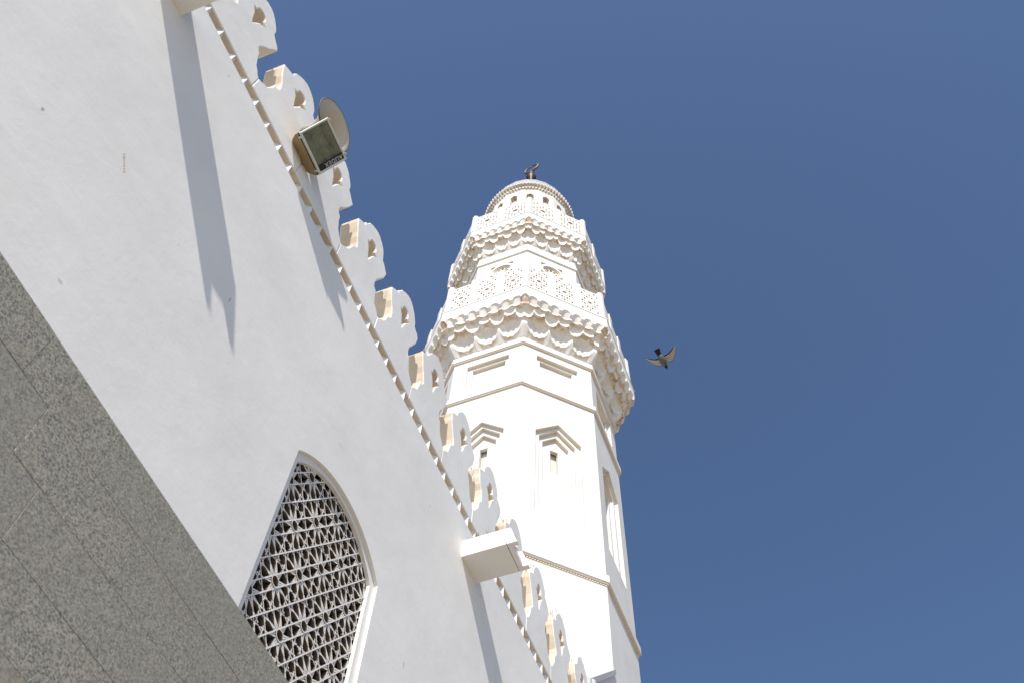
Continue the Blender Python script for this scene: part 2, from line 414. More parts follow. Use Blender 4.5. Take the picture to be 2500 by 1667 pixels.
# parapet: one leaf shaped merlon after another, each with its pierced drop and bird spikes
half = [(0, 1.675), (.06, 1.66), (.125, 1.615), (.18, 1.55), (.225, 1.47), (.247, 1.40), (.248, 1.345), (.29, 1.32), (.34, 1.28), (.388, 1.22), (.38, 1.15), (.36, 1.07),
        (.325, .97), (.287, .88), (.256, .79), (.242, .695), (.268, .64), (.304, .615), (.318, .54), (.333, .46), (.36, .385), (.41, .33), (.45, .285)]
hole = [(0, .875), (.02, .94), (.036, 1.01), (.056, 1.075), (.087, 1.125), (.12, 1.178), (.092, 1.19), (.066, 1.21), (.072, 1.265), (.06, 1.31), (.035, 1.337), (0, 1.347)]
hole = hole + [(-x, z) for (x, z) in hole[-2:0:-1]]
TH = .24
for i in range(NM0, NM1 + 1):
    rnd = random.Random(100 + i)
    j = lambda a: a + rnd.uniform(-.010, .010)
    hw = PITCH/2 - .0006
    rt = [(hw, 0), (hw, .27)] + [(j(x), j(z)) for (x, z) in half[::-1]]
    lf = [(-j(x), j(z)) for (x, z) in half[1:]] + [(-hw, .27), (-hw, 0)]
    hl = [(x*.98 + rnd.uniform(-.003, .003), z + rnd.uniform(-.003, .003)) for (x, z) in hole]
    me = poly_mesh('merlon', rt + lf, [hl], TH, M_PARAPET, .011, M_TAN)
    ox = M0 + i*PITCH
    mo = obj('merlon', me, wall, VERT(ox, PAR_Y + rnd.uniform(-.002, .002), SOF))
    if -2 <= i <= 11:
        sp = MB()
        tops = [(-.38, 1.24), (-.34, 1.29), (-.24, 1.42), (-.2, 1.52), (-.12, 1.62), (-.05, 1.66), (.05, 1.66), (.12, 1.62), (.2, 1.52), (.24, 1.42), (.34, 1.29), (.38, 1.24)]
        for (tx, tz) in tops:
            for q in range(2):
                if rnd.random() < .42: continue
                yb = -rnd.uniform(.008, .14); ln = rnd.uniform(.07, .14)
                dx = tx*1.9 + rnd.uniform(-.5, .5); dy = rnd.uniform(-.5, .5)
                dv = Vector((dx, 1.0, dy)).normalized() * ln
                b0 = Vector((tx + rnd.uniform(-.02, .02), tz - .02, yb))
                sp.tube([b0, b0 + dv], [.0034, .0024], 4)
        obj('bird_spikes', sp.mesh('bird_spikes', M_WIRE), mo, WM[mo])
# rain spouts: an open concrete trough with a notched end
def spout(xr):
    x0, x1 = xr; z0, z1 = 8.82 + Zc, 9.10 + Zc; t = .062
    y_wall = WALL_Y + .02; y_seam = WALL_Y - .548; y_bot = WALL_Y - .612; y_tip = WALL_Y - .682; y_top = WALL_Y - .595
    m = MB()
    m.box((x0, y_seam, z0), (x1, y_wall, z0 + .06)); m.box((x0, y_seam, z0 + .06), (x0 + t, y_wall, z1)); m.box((x1 - t, y_seam, z0 + .06), (x1, y_wall, z1))
    so = obj('water_spout', m.mesh('water_spout', M_PARAPET), wall, Matrix())
    e = MB(); ys = y_seam - .007
    e.box((x0 + t, y_bot, z0 + .001), (x1 - t, ys, z0 + .06)); 
    for (xa, xb, dz) in ((x0, x0 + t, 0), (x1 - t, x1, -.003)):
        za, zb_ = z0 + dz, z1 - .005 + dz
        e.add([(xa, y_tip, za), (xb, y_tip, za), (xb, ys, za), (xa, ys, za), (xa, y_top, zb_), (xb, y_top, zb_), (xb, ys, zb_), (xa, ys, zb_)],
              [(3,2,1,0),(4,5,6,7),(0,1,5,4),(1,2,6,5),(2,3,7,6),(3,0,4,7)])
    obj('end_piece', e.mesh('end_piece', M_PARAPET), so, Matrix())
    obj('joint', MB().box((x0 + .004, ys - .001, z0 + .003), (x1 - .004, y_seam + .001, z0 + .055)).mesh('joint', M_JOINT), so, Matrix())
    s = MB(); rnd = random.Random(int(x0*10) + 77)
    for q in range(11):
        b0 = Vector((x0 + rnd.uniform(.01, .05), WALL_Y - rnd.uniform(.06, .66), z1 - .01))
        s.tube([b0, b0 + Vector((rnd.uniform(-.03, .03), rnd.uniform(-.04, .04), rnd.uniform(.07, .12)))], [.0034, .0024], 4)
    obj('bird_spikes', s.mesh('bird_spikes', M_WIRE), so, Matrix())
spout(SP1); spout(SP2)

# ------------------------------------------------------------------ minaret
MX, MY = 16.1195, 6.8126
PHI0 = math.radians(202.5)
C8 = math.cos(math.pi/8); T8 = math.tan(math.pi/8)
mina = empty('minaret', (MX, MY, 0), 'white octagonal minaret with two carved balconies, domed lantern and crescent finial', 'minaret')
MT = Matrix.Translation((MX, MY, 0))
def octa(prof, name, mat, parent=mina, stain=None):
    """octagonal ring; prof is (corner radius, z)"""
    m = MB().lathe([(r, z + Zc) for r, z in prof], 8, None, PHI0)
    return obj(name, m.mesh(name, mat), parent, MT)
def face_frame(k, ap, z):
    """local x sideways along the face, y up, z outwards; face k has its normal at 180 + 45 k degrees"""
    a = math.radians(180 + 45*k); n = Vector((math.cos(a), math.sin(a), 0)); t = Vector((-math.sin(a), math.cos(a), 0))
    return frame((MX + n.x*ap, MY + n.y*ap, z), t, (0, 0, 1))
RS = 2.99; AP = RS*C8
# core and square base with sloping broaches
SQ = 2.735
octa([(RS - .50, 12.5), (RS - .50, 28.6)], 'shaft_core', M_MIN)
b = MB(); zt, zc_ = 14.70 + Zc, 13.08 + Zc
b.box((MX-SQ, MY-SQ, 0), (MX+SQ, MY+SQ, zc_))
h = AP*T8
oc = [(MX + RS*math.cos(PHI0 + k*math.pi/4), MY + RS*math.sin(PHI0 + k*math.pi/4)) for k in range(8)]
for (sx, sy, ka, kb) in ((-1, -1, 0, 1), (1, -1, 2, 3), (1, 1, 4, 5), (-1, 1, 6, 7)):
    P = (MX + sx*SQ, MY + sy*SQ, zc_)
    A1 = (oc[ka][0], oc[ka][1], zt); B1 = (oc[kb][0], oc[kb][1], zt); A0 = (oc[ka][0], oc[ka][1], zc_); B0 = (oc[kb][0], oc[kb][1], zc_)
    b.add([P, A1, B1, A0, B0], [(0, 2, 1), (0, 1, 3), (0, 4, 2), (1, 2, 4, 3), (0, 3, 4)])
obj('square_base', b.mesh('square_base', M_MIN), mina)
octa([(RS, zc_ - Zc - .01), (RS, 17.11), (RS - .5, 17.16)], 'lower_shaft', M_MIN)
# zinc flashing on the two sloping edges of the visible corner, laid in overlapping sheets
P = Vector((MX - SQ - .02, MY - SQ - .02, zc_ + .01)); Bv = Vector((oc[1][0], oc[1][1] - .03, zt + .03)); Av = Vector((oc[0][0] - .03, oc[0][1], zt + .03))
for (E_, side) in ((Bv, Vector((0, -1, 0))), (Av, Vector((-1, 0, 0)))):
    d = E_ - P
    for q, (t0, t1, dz) in enumerate(((-.06, .46, -.03), (.42, 1.0, .0))):
        a0 = P + d*t0 + side*(.03 - .012*q); a1 = P + d*t1 + side*(.03 - .012*q); dn = Vector((0, 0, -.145)); bk = -side*.12 + Vector((0, 0, .02))
        v = [a0, a1, a1 + dn, a0 + dn, a0 + bk, a1 + bk, a1 + dn + bk, a0 + dn + bk]
        obj('flashing', mesh('flashing', v, [(0,3,2,1),(4,5,6,7),(0,1,5,4),(2,3,7,6),(1,2,6,5),(3,0,4,7)], M_ZINC), mina)
# cornices
def cornice(z, rin, rout, hgt, name='cornice', mat=M_BOUNCE_TRIM):
    octa([(rin - .1, z + .012), (rout - .035, z), (rout - .03, z + .035), (rout, z + .04), (rout, z + hgt), (rin - .1, z + hgt + .02)], name, M_MIN)
    me = bpy.data.objects[bpy.context.scene.collection.objects[-1].name].data
    me.materials.append(mat)
    for p in me.polygons:
        if p.normal.z < -.3: p.material_index = 1
cornice(17.22, RS, RS + .085, .26)
cornice(24.47, RS, RS + .088, .26)
cornice(26.87, RS, RS + .088, .30)
# dentils under the lowest cornice
dm = MB()
for k in (0, 1, 2):
    M = face_frame(k, AP, 17.13 + Zc)
    n = 34
    for i in range(n):
        u = (-1 + (2*i + 1)/n)*AP*T8
        dm.box((u - .022, .045, -.01), (u + .022, .10, .022), M)
tag(obj('dentils', dm.mesh('dentils', M_BOUNCE_TRIM), mina), kind='stuff')
# stepped recessed panels, three layers of facing slab per face
def pent(hw, z0, zs, zp): return [(-hw, z0), (hw, z0), (hw, zs), (0, zp), (-hw, zs)]
LAY = .10
def facing(k, ap, z0, z1, holes_by_layer, name):
    for q, holes in enumerate(holes_by_layer):
        a = ap - q*LAY
        hw = a*T8 - (.0 if q == 0 else .01)
        me = FM.get((name, q))
        if me is None:
            e = .0 if q == 0 else .01
            me = poly_mesh(name, [(-hw, e), (hw, e), (hw, z1 - z0 - e), (-hw, z1 - z0 - e)], holes, LAY + .002, M_MIN, 0, M_BOUNCE_TRIM, True)
            FM[(name, q)] = me
        obj(name, me, mina, face_frame(k, a, z0 + Zc))
FM = {}
z0 = 17.1
layA = [[pent(.68, 19.0 - z0, 22.44 - z0, 23.09 - z0)], [pent(.535, 19.0 - z0, 22.40 - z0, 22.94 - z0)], [pent(.39, 19.0 - z0, 22.32 - z0, 22.72 - z0)],
        [[(-.112, 21.17 - z0), (.112, 21.17 - z0), (.112, 22.2 - z0), (-.112, 22.2 - z0)]]]
z1 = 24.6
rect = lambda hw, a, b_: [(-hw, a), (hw, a), (hw, b_), (-hw, b_)]
layB = [[rect(.685, 25.15 - z1, 26.53 - z1)], [rect(.54, 25.30 - z1, 26.40 - z1)]]
scr = poly_mesh('slit_screen', rect(.13, 0, 1.1), [[(x + .018*c, y + .018*s_) for (c, s_) in ((1,0),(0,1),(-1,0),(0,-1))] for x in [-.084 + .042*i for i in range(5)] for y in [.04 + .042*j for j in range(25)]], .02, M_BOUNCE_TRIM)
FB = poly_mesh('frieze_back', rect(.8, .3, 2.1), [], .05, M_MIN)
for k in range(8):
    facing(k, AP, z0, 24.5, layA, 'shaft_panel')
    facing(k, AP, z1, 26.95, layB, 'frieze_panel')
    obj('frieze_back', FB, mina, face_frame(k, AP - 2*LAY, z1 + Zc))
    obj('slit_screen', scr, mina, face_frame(k, AP - 4*LAY - .06, 21.12 + Zc))
# muqarnas
def scal(u, cs, hw):
    for c in cs:
        t = (u - c)/hw
        if abs(t) < 1: return math.sqrt(1 - t*t), t
    return 0.0, 1.0
def muqarnas(name, a0, D, zb, H, shells, shw, mids, mhw, cups, chw, fans, fhw, splits, wall_z, fasc_z, nflute):
    """underside of a balcony as stepped scallops: each column u of a face is a profile (d outwards, z up)"""
    root = obj(name, MB().lathe([((a0 - .15)/C8, wall_z + Zc), ((a0)/C8, wall_z + Zc), (a0/C8, zb + .02 + Zc), ((a0 - .15)/C8, zb + .05 + Zc)], 8, None, PHI0).mesh(name, M_MIN), mina, MT)
    us = [-1 + 2*i/240 for i in range(241)]
    def column(u):
        e, t = scal(u, shells, shw); em, tm_ = scal(u, mids, mhw); ef, tf = scal(u, fans, fhw); ec, tc_ = scal(u, cups, chw)
        fl = (.5 + .5*math.cos(nflute*math.pi*t)) * e
        pts = []
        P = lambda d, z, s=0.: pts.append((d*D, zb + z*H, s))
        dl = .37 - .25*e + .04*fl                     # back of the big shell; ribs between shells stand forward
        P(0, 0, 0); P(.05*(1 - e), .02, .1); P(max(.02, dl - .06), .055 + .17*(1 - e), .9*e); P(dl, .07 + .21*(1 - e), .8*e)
        z1 = .30 + .10*(1 - e)
        P(dl, .17 + .14*(1 - e), 0); P(dl + .004, z1, .1)
        d_end = .69 - .20*em - .06*ec; z_end = .575 - .13*em - .02*ec
        z1 = min(z1, z_end - .05)
        for a in (30, 55, 75, 90):
            ar = math.radians(a)
            P(dl + .004 + (d_end - dl)*(1 - math.cos(ar)) - .03*fl*math.sin(2*ar), z1 + (z_end - z1)*math.sin(ar), .2 + .75*(a >= 75))
        zm = z_end + .115 + .035*(1 - em)*(1 - ec)
        P(d_end + .003, z_end + .02, .3); P(d_end + .006, zm, 0)
        d2 = .85 - .07*ef
        for a in (35, 65, 90):
            ar = math.radians(a)
            P(d_end + .006 + (d2 - d_end)*(1 - math.cos(ar)), zm + (.75 - zm)*math.sin(ar), .1 + .7*(a > 60))
        P(d2 + .003, .765, .3 + .7*(abs(u) > .89)); P(d2 + .006, .83 + .02*(1 - ef), .9*(abs(u) > .89))
        zt_ = .885 + .125*ef
        P(.93, max(.86, zt_ - .03), .15 + .85*(abs(u) > .89))
        P(1.0, zt_, .05); P(1.0, (fasc_z - zb)/H, 0)
        return pts
    # split between shells: share meshes round the octagon
    segs = []
    for (ua, ub) in splits:
        uu = [u for u in us if ua - 1e-6 <= u <= ub + 1e-6]
        if uu[0] > ua + 1e-6: uu = [ua] + uu
        if uu[-1] < ub - 1e-6: uu.append(ub)
        v = []; st = []
        for u in uu:
            for (d, z, s) in column(u):
                v.append((u*(a0 + d)*T8, z + Zc, a0 + d)); st.append(s)
        m = len(column(0)); f = []
        for i in range(len(uu) - 1):
            for q in range(m - 1):
                f.append((i*m+q, (i+1)*m+q, (i+1)*m+q+1, i*m+q+1))
        me = mesh('shell_niche', v, f, M_CARVE)
        at = me.attributes.new('stain', 'FLOAT', 'POINT')
        for i, s in enumerate(st): at.data[i].value = s
        segs.append(me)
    for k in range(8):
        M = face_frame(k, 0, 0)
        for me in segs: obj('shell_niche', me, root, M)
    ro = (a0 + D)/C8
    octa([(ro - .012, fasc_z - .35), (ro + .004, fasc_z - .004), (ro + .022, fasc_z), (ro + .022, fasc_z + .05), (a0/C8 - .3, fasc_z + .06)], 'balcony_floor', M_MIN)
fan7 = [-.855 + .285*i for i in range(7)]
muqarnas('lower_muqarnas', AP, .765, 27.33, 1.42, [-.63, 0, .63], .285, [-.945, -.315, .315, .945], .17, [-.63, 0, .63], .11,
         [-1.0, -.80, -.535, -.267, 0, .267, .535, .80, 1.0], .098, [(-1, -.315), (-.315, .315), (.315, 1)], 27.1, 29.29, 4)
A2 = 2.635*C8
muqarnas('upper_muqarnas', A2, .575, 35.62, 1.36, [-.98, -.49, 0, .49, .98], .235, [-.735, -.245, .245, .735], .155, [-.98, -.49, 0, .49, .98], .08,
         [-1.0, -.78, -.52, -.26, 0, .26, .52, .78, 1.0], .095, [(-1, -.245), (-.245, .245), (.245, 1)], 35.3, 37.43, 3)
# railings
def panel_holes(w, h):
    hs = []
    def dia(x, y, a, b_=None):
        b_ = b_ or a; hs.append([(x - a, y), (x, y - b_), (x + a, y), (x, y + b_)])
    def octo(x, y, a): hs.append([(x + a*math.cos(math.pi/8 + i*math.pi/4), y + a*math.sin(math.pi/8 + i*math.pi/4)) for i in range(8)])
    cx, cy = w/2, h/2
    ey = h/w
    octo(cx, cy, .125*w)
    nx, ny = 7, 9
    for i in range(nx):
        for j in range(ny):
            x, y = w*(i + .5)/nx, h*(j + .5)/ny
            if math.hypot((x - cx)/w, (y - cy)/h) < .155: continue
            q = (abs(i - 3) + abs(j - 4)) % 3
            if q == 0: dia(x, y, .42*w/nx, .44*h/ny)
            elif q == 1: dia(x, y, .30*w/nx, .24*h/ny)
            elif (i + j) % 2: dia(x, y, .20*w/nx, .40*h/ny)
    return hs
def railing(ap, z0, z1, ztop, n, pw):
    W = 2*ap*T8; step = W/n; pn = step - pw
    pm = poly_mesh('railing_panel', [(-pn/2 - .02, 0), (pn/2 + .02, 0), (pn/2 + .02, z1 - z0), (-pn/2 - .02, z1 - z0)],
                   [[(x - pn/2 + .01, y + .13) for (x, y) in hl] for hl in panel_holes(pn - .02, z1 - z0 - .18)], .07, M_MIN, 0, M_TAN)
    post = MB().box((-pw/2, -.02, -.15), (pw/2, ztop - z0 - .08, .035))
    post.add([(-pw/2, ztop - z0 - .08, -.15), (pw/2, ztop - z0 - .08, -.15), (pw/2, ztop - z0 - .08, .035), (-pw/2, ztop - z0 - .08, .035), (-pw/5, ztop - z0, -.11), (pw/5, ztop - z0, -.11), (pw/5, ztop - z0, -.02), (-pw/5, ztop - z0, -.02)],
             [(0,1,5,4), (1,2,6,5), (2,3,7,6), (3,0,4,7), (4,5,6,7)])
    pme = post.mesh('railing_post', M_MIN)
    cp = MB()
    cr = pw*.55
    cp.lathe([(cr, -.02), (cr, ztop - z0 - .10), (cr*.75, ztop - z0 - .02), (cr*.3, ztop - z0 + .02), (.001, ztop - z0 + .03)], 8, None, math.pi/8)
    cme = cp.mesh('corner_post', M_MIN)
    for k in range(8):
        M = face_frame(k, ap, z0 + Zc)
        for i in range(n):
            u = -W/2 + step*(i + .5)
            obj('railing_panel', pm, mina, M @ Matrix.Translation((u, 0, 0)))
            if i: obj('railing_post', pme, mina, M @ Matrix.Translation((-W/2 + step*i, 0, 0)))
        a = PHI0 + k*math.pi/4; rr = ap/C8 - .09
        obj('corner_post', cme, mina, Matrix.Translation((MX + rr*math.cos(a), MY + rr*math.sin(a), z0 + Zc)) @ Matrix.Rotation(a, 4, 'Z'))
railing(3.70*C8, 29.34, 31.22, 31.46, 3, .27)
railing(3.22*C8, 37.48, 39.02, 39.28, 2, .26)
# second shaft with round rosette windows
R2 = 2.65; AP2 = R2*C8
octa([(R2 - .2, 29.3), (R2 - .2, 37.4)], 'upper_shaft_core', M_MIN)
zc2 = 33.98; zb2 = 29.3
def circ(cx, cy, r, n=28): return [(cx + r*math.cos(2*math.pi*i/n), cy + r*math.sin(2*math.pi*i/n)) for i in range(n)]
tri = []
for sx in (-1, 1):
    for sy in (-1, 1):
        q = [(sx*.44, sy*.46), (sx*.20, sy*.46), (sx*.44, sy*.22)]
        tri.append([(x, y + zc2 - zb2) for (x, y) in q])
me1 = poly_mesh('upper_shaft_panel', [(-AP2*T8, 0), (AP2*T8, 0), (AP2*T8, 35.4 - zb2), (-AP2*T8, 35.4 - zb2)], [circ(0, zc2 - zb2, .36)] + tri, .10, M_MIN, 0, M_BOUNCE_TRIM, True)
ros = [circ(0, 0, .07, 12)]
for i in range(8):
    a = math.pi/4*i
    ros.append([(r_*math.cos(a + s_), r_*math.sin(a + s_)) for r_, s_ in ((.115, -.25), (.115, .25), (.24, .27), (.28, 0), (.24, -.27))])
rme = poly_mesh('rosette', circ(0, 0, .355), ros, .03, M_BOUNCE_TRIM)
for k in range(8):
    obj('upper_shaft_panel', me1, mina, face_frame(k, AP2, zb2 + Zc))
    w_ = obj('rosette_window', rme, mina, face_frame(k, AP2 - .085, zc2 + Zc))
    obj('ring', MB().lathe([(.36, -.02), (.36, .02), (.32, .02), (.32, -.02)], 28, None, 0, True).mesh('ring', M_MIN), w_, face_frame(k, AP2 - .06, zc2 + Zc))
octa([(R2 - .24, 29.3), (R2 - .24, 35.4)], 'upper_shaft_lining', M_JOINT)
cornice(34.87, R2, R2 + .06, .22)
octa([(R2 + .012, 35.05), (R2 + .012, 35.45)], 'upper_band', M_MIN)
# lantern drum, sixteen sides with pointed niches
RD = 1.955; C16 = math.cos(math.pi/16); T16 = math.tan(math.pi/16); APD = RD*C16
zd = 37.4
me = poly_mesh('drum_panel', [(-APD*T16, 0), (APD*T16, 0), (APD*T16, 43.85 - zd), (-APD*T16, 43.85 - zd)],
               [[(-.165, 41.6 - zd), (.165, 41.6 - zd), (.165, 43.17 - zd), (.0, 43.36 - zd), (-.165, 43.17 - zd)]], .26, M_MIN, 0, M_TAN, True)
for k in range(16):
    a = PHI0 + k*math.pi/8; n = Vector((math.cos(a), math.sin(a), 0)); t = Vector((-math.sin(a), math.cos(a), 0))
    obj('drum_panel', me, mina, frame((MX + n.x*APD, MY + n.y*APD, zd + Zc), t, (0, 0, 1)))
obj('drum_lining', MB().lathe([(1.72, zd + Zc), (1.72, 44.0 + Zc)], 32).mesh('drum_lining', M_MIN, True), mina, MT)
# crown of petals under the dome
NP = 84
pt = MB()
for row, (ri, ro, zl, zh, ph) in enumerate(((1.90, 2.02, 43.72, 44.0, 0.), (1.95, 2.16, 43.95, 44.30, .5))):
    for i in range(NP):
        a = 2*math.pi*(i + ph)/NP; da = math.pi/NP*(.93 if row == 0 else .66)
        pp = lambda r_, an, z_: (r_*math.cos(an), r_*math.sin(an), z_ + Zc)
        pt.add([pp(ri, a - da, zl + .1), pp(ri, a + da, zl + .1), pp(ro, a - da*.8, zh - .09), pp(ro, a + da*.8, zh - .09), pp(ro, a, zl + .12),
                pp(ri, a, zl), pp(ro, a - da*(.8 if row == 0 else .2), zh), pp(ro, a + da*(.8 if row == 0 else .2), zh), pp(ri, a - da, zh), pp(ri, a + da, zh)],
               [(0, 5, 4, 2), (5, 1, 3, 4), (2, 4, 3, 7, 6), (6, 7, 9, 8), (0, 2, 6, 8), (3, 1, 9, 7)])
pme_ = pt.mesh('petal_crown', M_CARVE)
at = pme_.attributes.new('stain', 'FLOAT', 'POINT')
for i in range(len(pme_.vertices)): at.data[i].value = .55
tag(obj('petal_crown', pme_, mina, MT), kind='stuff')
obj('crown_ring', MB().lathe([(1.88, 43.7 + Zc), (1.93, 43.75 + Zc), (1.93, 44.12 + Zc), (2.11, 44.2 + Zc), (2.11, 44.27 + Zc), (1.85, 44.32 + Zc)], 64).mesh('crown_ring', M_MIN), mina, MT)
DZ = 44.28 + Zc; DR = 2.04; DHt = 2.95
prof = [(DR*math.cos(a), DZ + DHt*math.sin(a)) for a in [math.pi/2*i/20 for i in range(20)]] + [(.02, DZ + DHt)]
obj('dome', MB().lathe(prof, 24).mesh('dome', M_DOME), mina, MT)
f_ = lambda z: z + Zc
fin = obj('finial', MB().lathe([(.22, DZ + DHt - .06), (.16, f_(47.6)), (.10, f_(48.2)), (.13, f_(48.7)), (.24, f_(49.0)), (.26, f_(49.25)), (.2, f_(49.5)), (.09, f_(49.8)), (.09, f_(50.5)), (.13, f_(50.75)), (.25, f_(51.0)),
        (.27, f_(51.18)), (.22, f_(51.4)), (.14, f_(51.58)), (.15, f_(51.72)), (.165, f_(51.84)), (.12, f_(51.97)), (.07, f_(52.08)), (.05, f_(52.25))], 24).mesh('finial', M_BRONZE, True), mina, MT)
cr = MB(); hd = Vector((-.186, -1, 0)).normalized(); up = Vector((0, 0, 1)); cc = Vector((0, 0, f_(52.62)))
N = 40; pts = []; rs = []
for i in range(N + 1):
    a = -math.pi/2 + math.radians(179)*(2*i/N - 1); q_ = 1 - abs(2*i/N - 1)
    pts.append(cc + (hd*math.cos(a) + up*math.sin(a))*.42); rs.append(.03 + .045*q_**.8)
cr.tube(pts, rs, 8)
obj('crescent', cr.mesh('crescent', M_COPPER, True), fin, MT)

# ------------------------------------------------------------------ thin red cable hanging at the minaret's foot
cb = MB(); p0 = Vector((13.02, 4.6, 13.55 + Zc)); p1 = Vector((13.28, 4.30, 13.33 + Zc))
cb.tube([p0.lerp(p1, i/10) + Vector((0, 0, -.07*math.sin(math.pi*i/10))) for i in range(11)], .011, 6)
c_ = obj('hanging_cable', cb.mesh('hanging_cable', M_CABLE)); tag(c_, 'thin red cable sagging across the foot of the minaret', 'cable')

# ------------------------------------------------------------------ floodlight on the parapet
F1 = Vector((1.82, 3.35, 9.86 + Zc)); F4 = Vector((2.285, 3.35, 9.855 + Zc)); F3 = Vector((2.335, 3.10, 10.13 + Zc)); F2 = Vector((1.875, 3.10, 10.165 + Zc))
fo = (F1 + F2 + F3 + F4)/4; fx = (F4 - F1 + F3 - F2).normalized(); fy0 = ((F2 - F1) + (F3 - F4)); fy = (fy0 - fx*fy0.dot(fx)).normalized()
FM_ = frame(fo, fx, fy)                       # local z: towards the viewer side? fixed below
fzv = fx.cross(fy)
if fzv.z > 0: FM_ = frame(fo, -fx, fy); fzv = -fzv
flood = bpy.data.objects.new('floodlight', None); place(flood, Matrix.Translation(fo + Vector((0, .2, .2))))
tag(flood, 'square grey metal floodlight with dusty glass fixed to the battlements', 'floodlight')
W2, H2 = .236, .19
fr = poly_mesh('bezel', [(-W2, -H2), (W2, -H2), (W2, H2), (-W2, H2)], [[(-W2 + .022, -H2 + .022), (W2 - .022, -H2 + .022), (W2 - .022, H2 - .022), (-W2 + .022, H2 - .022)]], .035, M_ALU, .004)
fb = obj('bezel', fr, flood, FM_)
sc_ = MB()
for (x, y) in ((-W2 + .03, H2 + .012), (W2 - .06, H2 + .012), (W2 - .05, -H2 - .008), (-W2 + .05, -H2 - .008)):
    sc_.lathe([(.001, .0), (.013, .0), (.013, -.05), (.001, -.05)], 8, FM_ @ Matrix.Translation((x, y, .005)))
obj('clamp_screws', sc_.mesh('clamp_screws', M_ALU), fb, Matrix())
# far side (along +X) is local -x because x was flipped when needed
sgn = 1 if (FM_.to_3x3() @ Vector((1, 0, 0))).x > 0 else -1
far = lambda d: sgn*(W2 - d)
gx0, gx1 = sorted((sgn*(-W2 + .022), far(.092)))
obj('glass', MB().box((gx0, -H2 + .02, -.016), (gx1, H2 - .02, -.012), FM_).mesh('glass', M_GLASS), flood)
sx0, sx1 = sorted((far(.092), far(.022)))
band = obj('black_strip', MB().box((sx0, -H2 + .02, -.017), (sx1, H2 - .02, -.010), FM_).mesh('black_strip', M_BLACK), flood)
tc = bpy.data.curves.new('lettering', 'FONT'); tc.body = 'AUDEX'; tc.size = .066; tc.align_x = 'CENTER'; tc.align_y = 'CENTER'; tc.extrude = .0005; tc.space_character = 1.15
to = bpy.data.objects.new('lettering', tc); COL.objects.link(to)
tme = bpy.data.meshes.new_from_object(to.evaluated_get(bpy.context.evaluated_depsgraph_get())); bpy.data.objects.remove(to)
tme.materials.clear(); tme.materials.append(M_PRINT)
# text reads from the outer edge towards the wall, its top towards the far end
zl = Vector((0, 0, 1)); upv = Vector((sgn, 0, 0)); rgt = upv.cross(zl)
TM = Matrix((rgt, upv, zl)).transposed().to_4x4(); TM.translation = Vector((far(.0535), .035*(1 if rgt.y < 0 else -1)*1, -.0085))
obj('lettering', tme, band, FM_ @ TM)
# reflector trough behind the glass, lamp tube, tapered housing
rf = MB()
nq = 9
prof = [(-H2 + .03 + (2*H2 - .06)*i/nq, -.02 - .11*math.sin(math.pi*i/nq)**.7) for i in range(nq + 1)]
v = [(x, y, z) for x in (gx0 + .004, gx1 - .004) for (y, z) in prof]
rf.add([FM_ @ Vector(p) for p in v], [(i, i + 1, nq + 2 + i, nq + 1 + i) for i in range(nq)])
obj('reflector', rf.mesh('reflector', M_REFL), flood)
lt = MB().tube([FM_ @ Vector((gx0 + .06, .0, -.06)), FM_ @ Vector((gx1 - .06, .0, -.06))], .012, 8)
obj('lamp_tube', lt.mesh('lamp_tube', M_HORN), flood)
hz = [(-.036, 1., 1.), (-.08, .97, .95), (-.15, .80, .72), (-.19, .55, .45)]
v = []; f = []
for (z_, kx, ky) in hz:
    for (sx, sy) in ((-1, -1), (-.8, -1.0), (.8, -1.0), (1, -1), (1, 1), (-1, 1)):
        v.append(FM_ @ Vector((sx*W2*kx, sy*H2*ky - (1 - ky)*H2 + z_*.22, z_)))
for a in range(len(hz) - 1):
    for i in range(6): j = (i + 1) % 6; f.append((a*6+i, a*6+j, a*6+6+j, a*6+6+i))
f.append(tuple(range(18, 24)))
hou = obj('housing', mesh('housing', v, f, M_HOUS), flood)
br = MB()
hc = FM_ @ Vector((0, 0, -.12))
for s in (-1, 1):
    a0 = FM_ @ Vector((s*W2*.45, -.03, -.19)); a1 = Vector((a0.x, PAR_Y + .03, a0.z + .05))
    br.tube([a0, a1], .012, 6)
br.box((fo.x - W2*.6, PAR_Y - .02, fo.z + .12), (fo.x + W2*.6, PAR_Y + .012, fo.z + .22))
obj('bracket', br.mesh('bracket', M_ALU), flood)

# ------------------------------------------------------------------ horn loudspeaker above it
hcx = Vector((1.995, 3.145, 10.38 + Zc))
axis = Vector((.02, -.985, -.17)).normalized()
zq = axis.to_track_quat('Z', 'Y').to_matrix().to_4x4()
HM = Matrix.Translation(hcx) @ zq
horn = bpy.data.objects.new('horn_loudspeaker', None); place(horn, Matrix.Translation(hcx + Vector((0, .35, -.1))))
tag(horn, 'round cream horn loudspeaker with dark rim above the floodlight', 'loudspeaker')
RH = .298
outp = [(RH, 0.0), (RH*.84, -.035), (RH*.62, -.085), (RH*.44, -.15), (RH*.33, -.24), (RH*.28, -.36)]
bell = MB().lathe(outp + [(r - .006, z + .006) for (r, z) in outp[::-1]], 40, HM, 0, True)
obj('bell', bell.mesh('bell', M_HORN, True), horn)
obj('rim', MB().lathe([(RH + .008*math.cos(a), .008*math.sin(a)) for a in [2*math.pi*i/10 for i in range(10)]], 40, HM, 0, True).mesh('rim', M_RUBBER, True), horn)
cone = MB().lathe([(.075, -.33), (.085, -.22), (.075, -.14), (.045, -.09), (.001, -.075)], 24, HM)
obj('inner_reflex', cone.mesh('inner_reflex', M_HORN, True), horn)
drv = MB().lathe([(.001, -.50), (.075, -.50), (.085, -.48), (.085, -.37), (.06, -.355), (.001, -.35)], 24, HM)
obj('driver', drv.mesh('driver', M_HORN, True), horn)
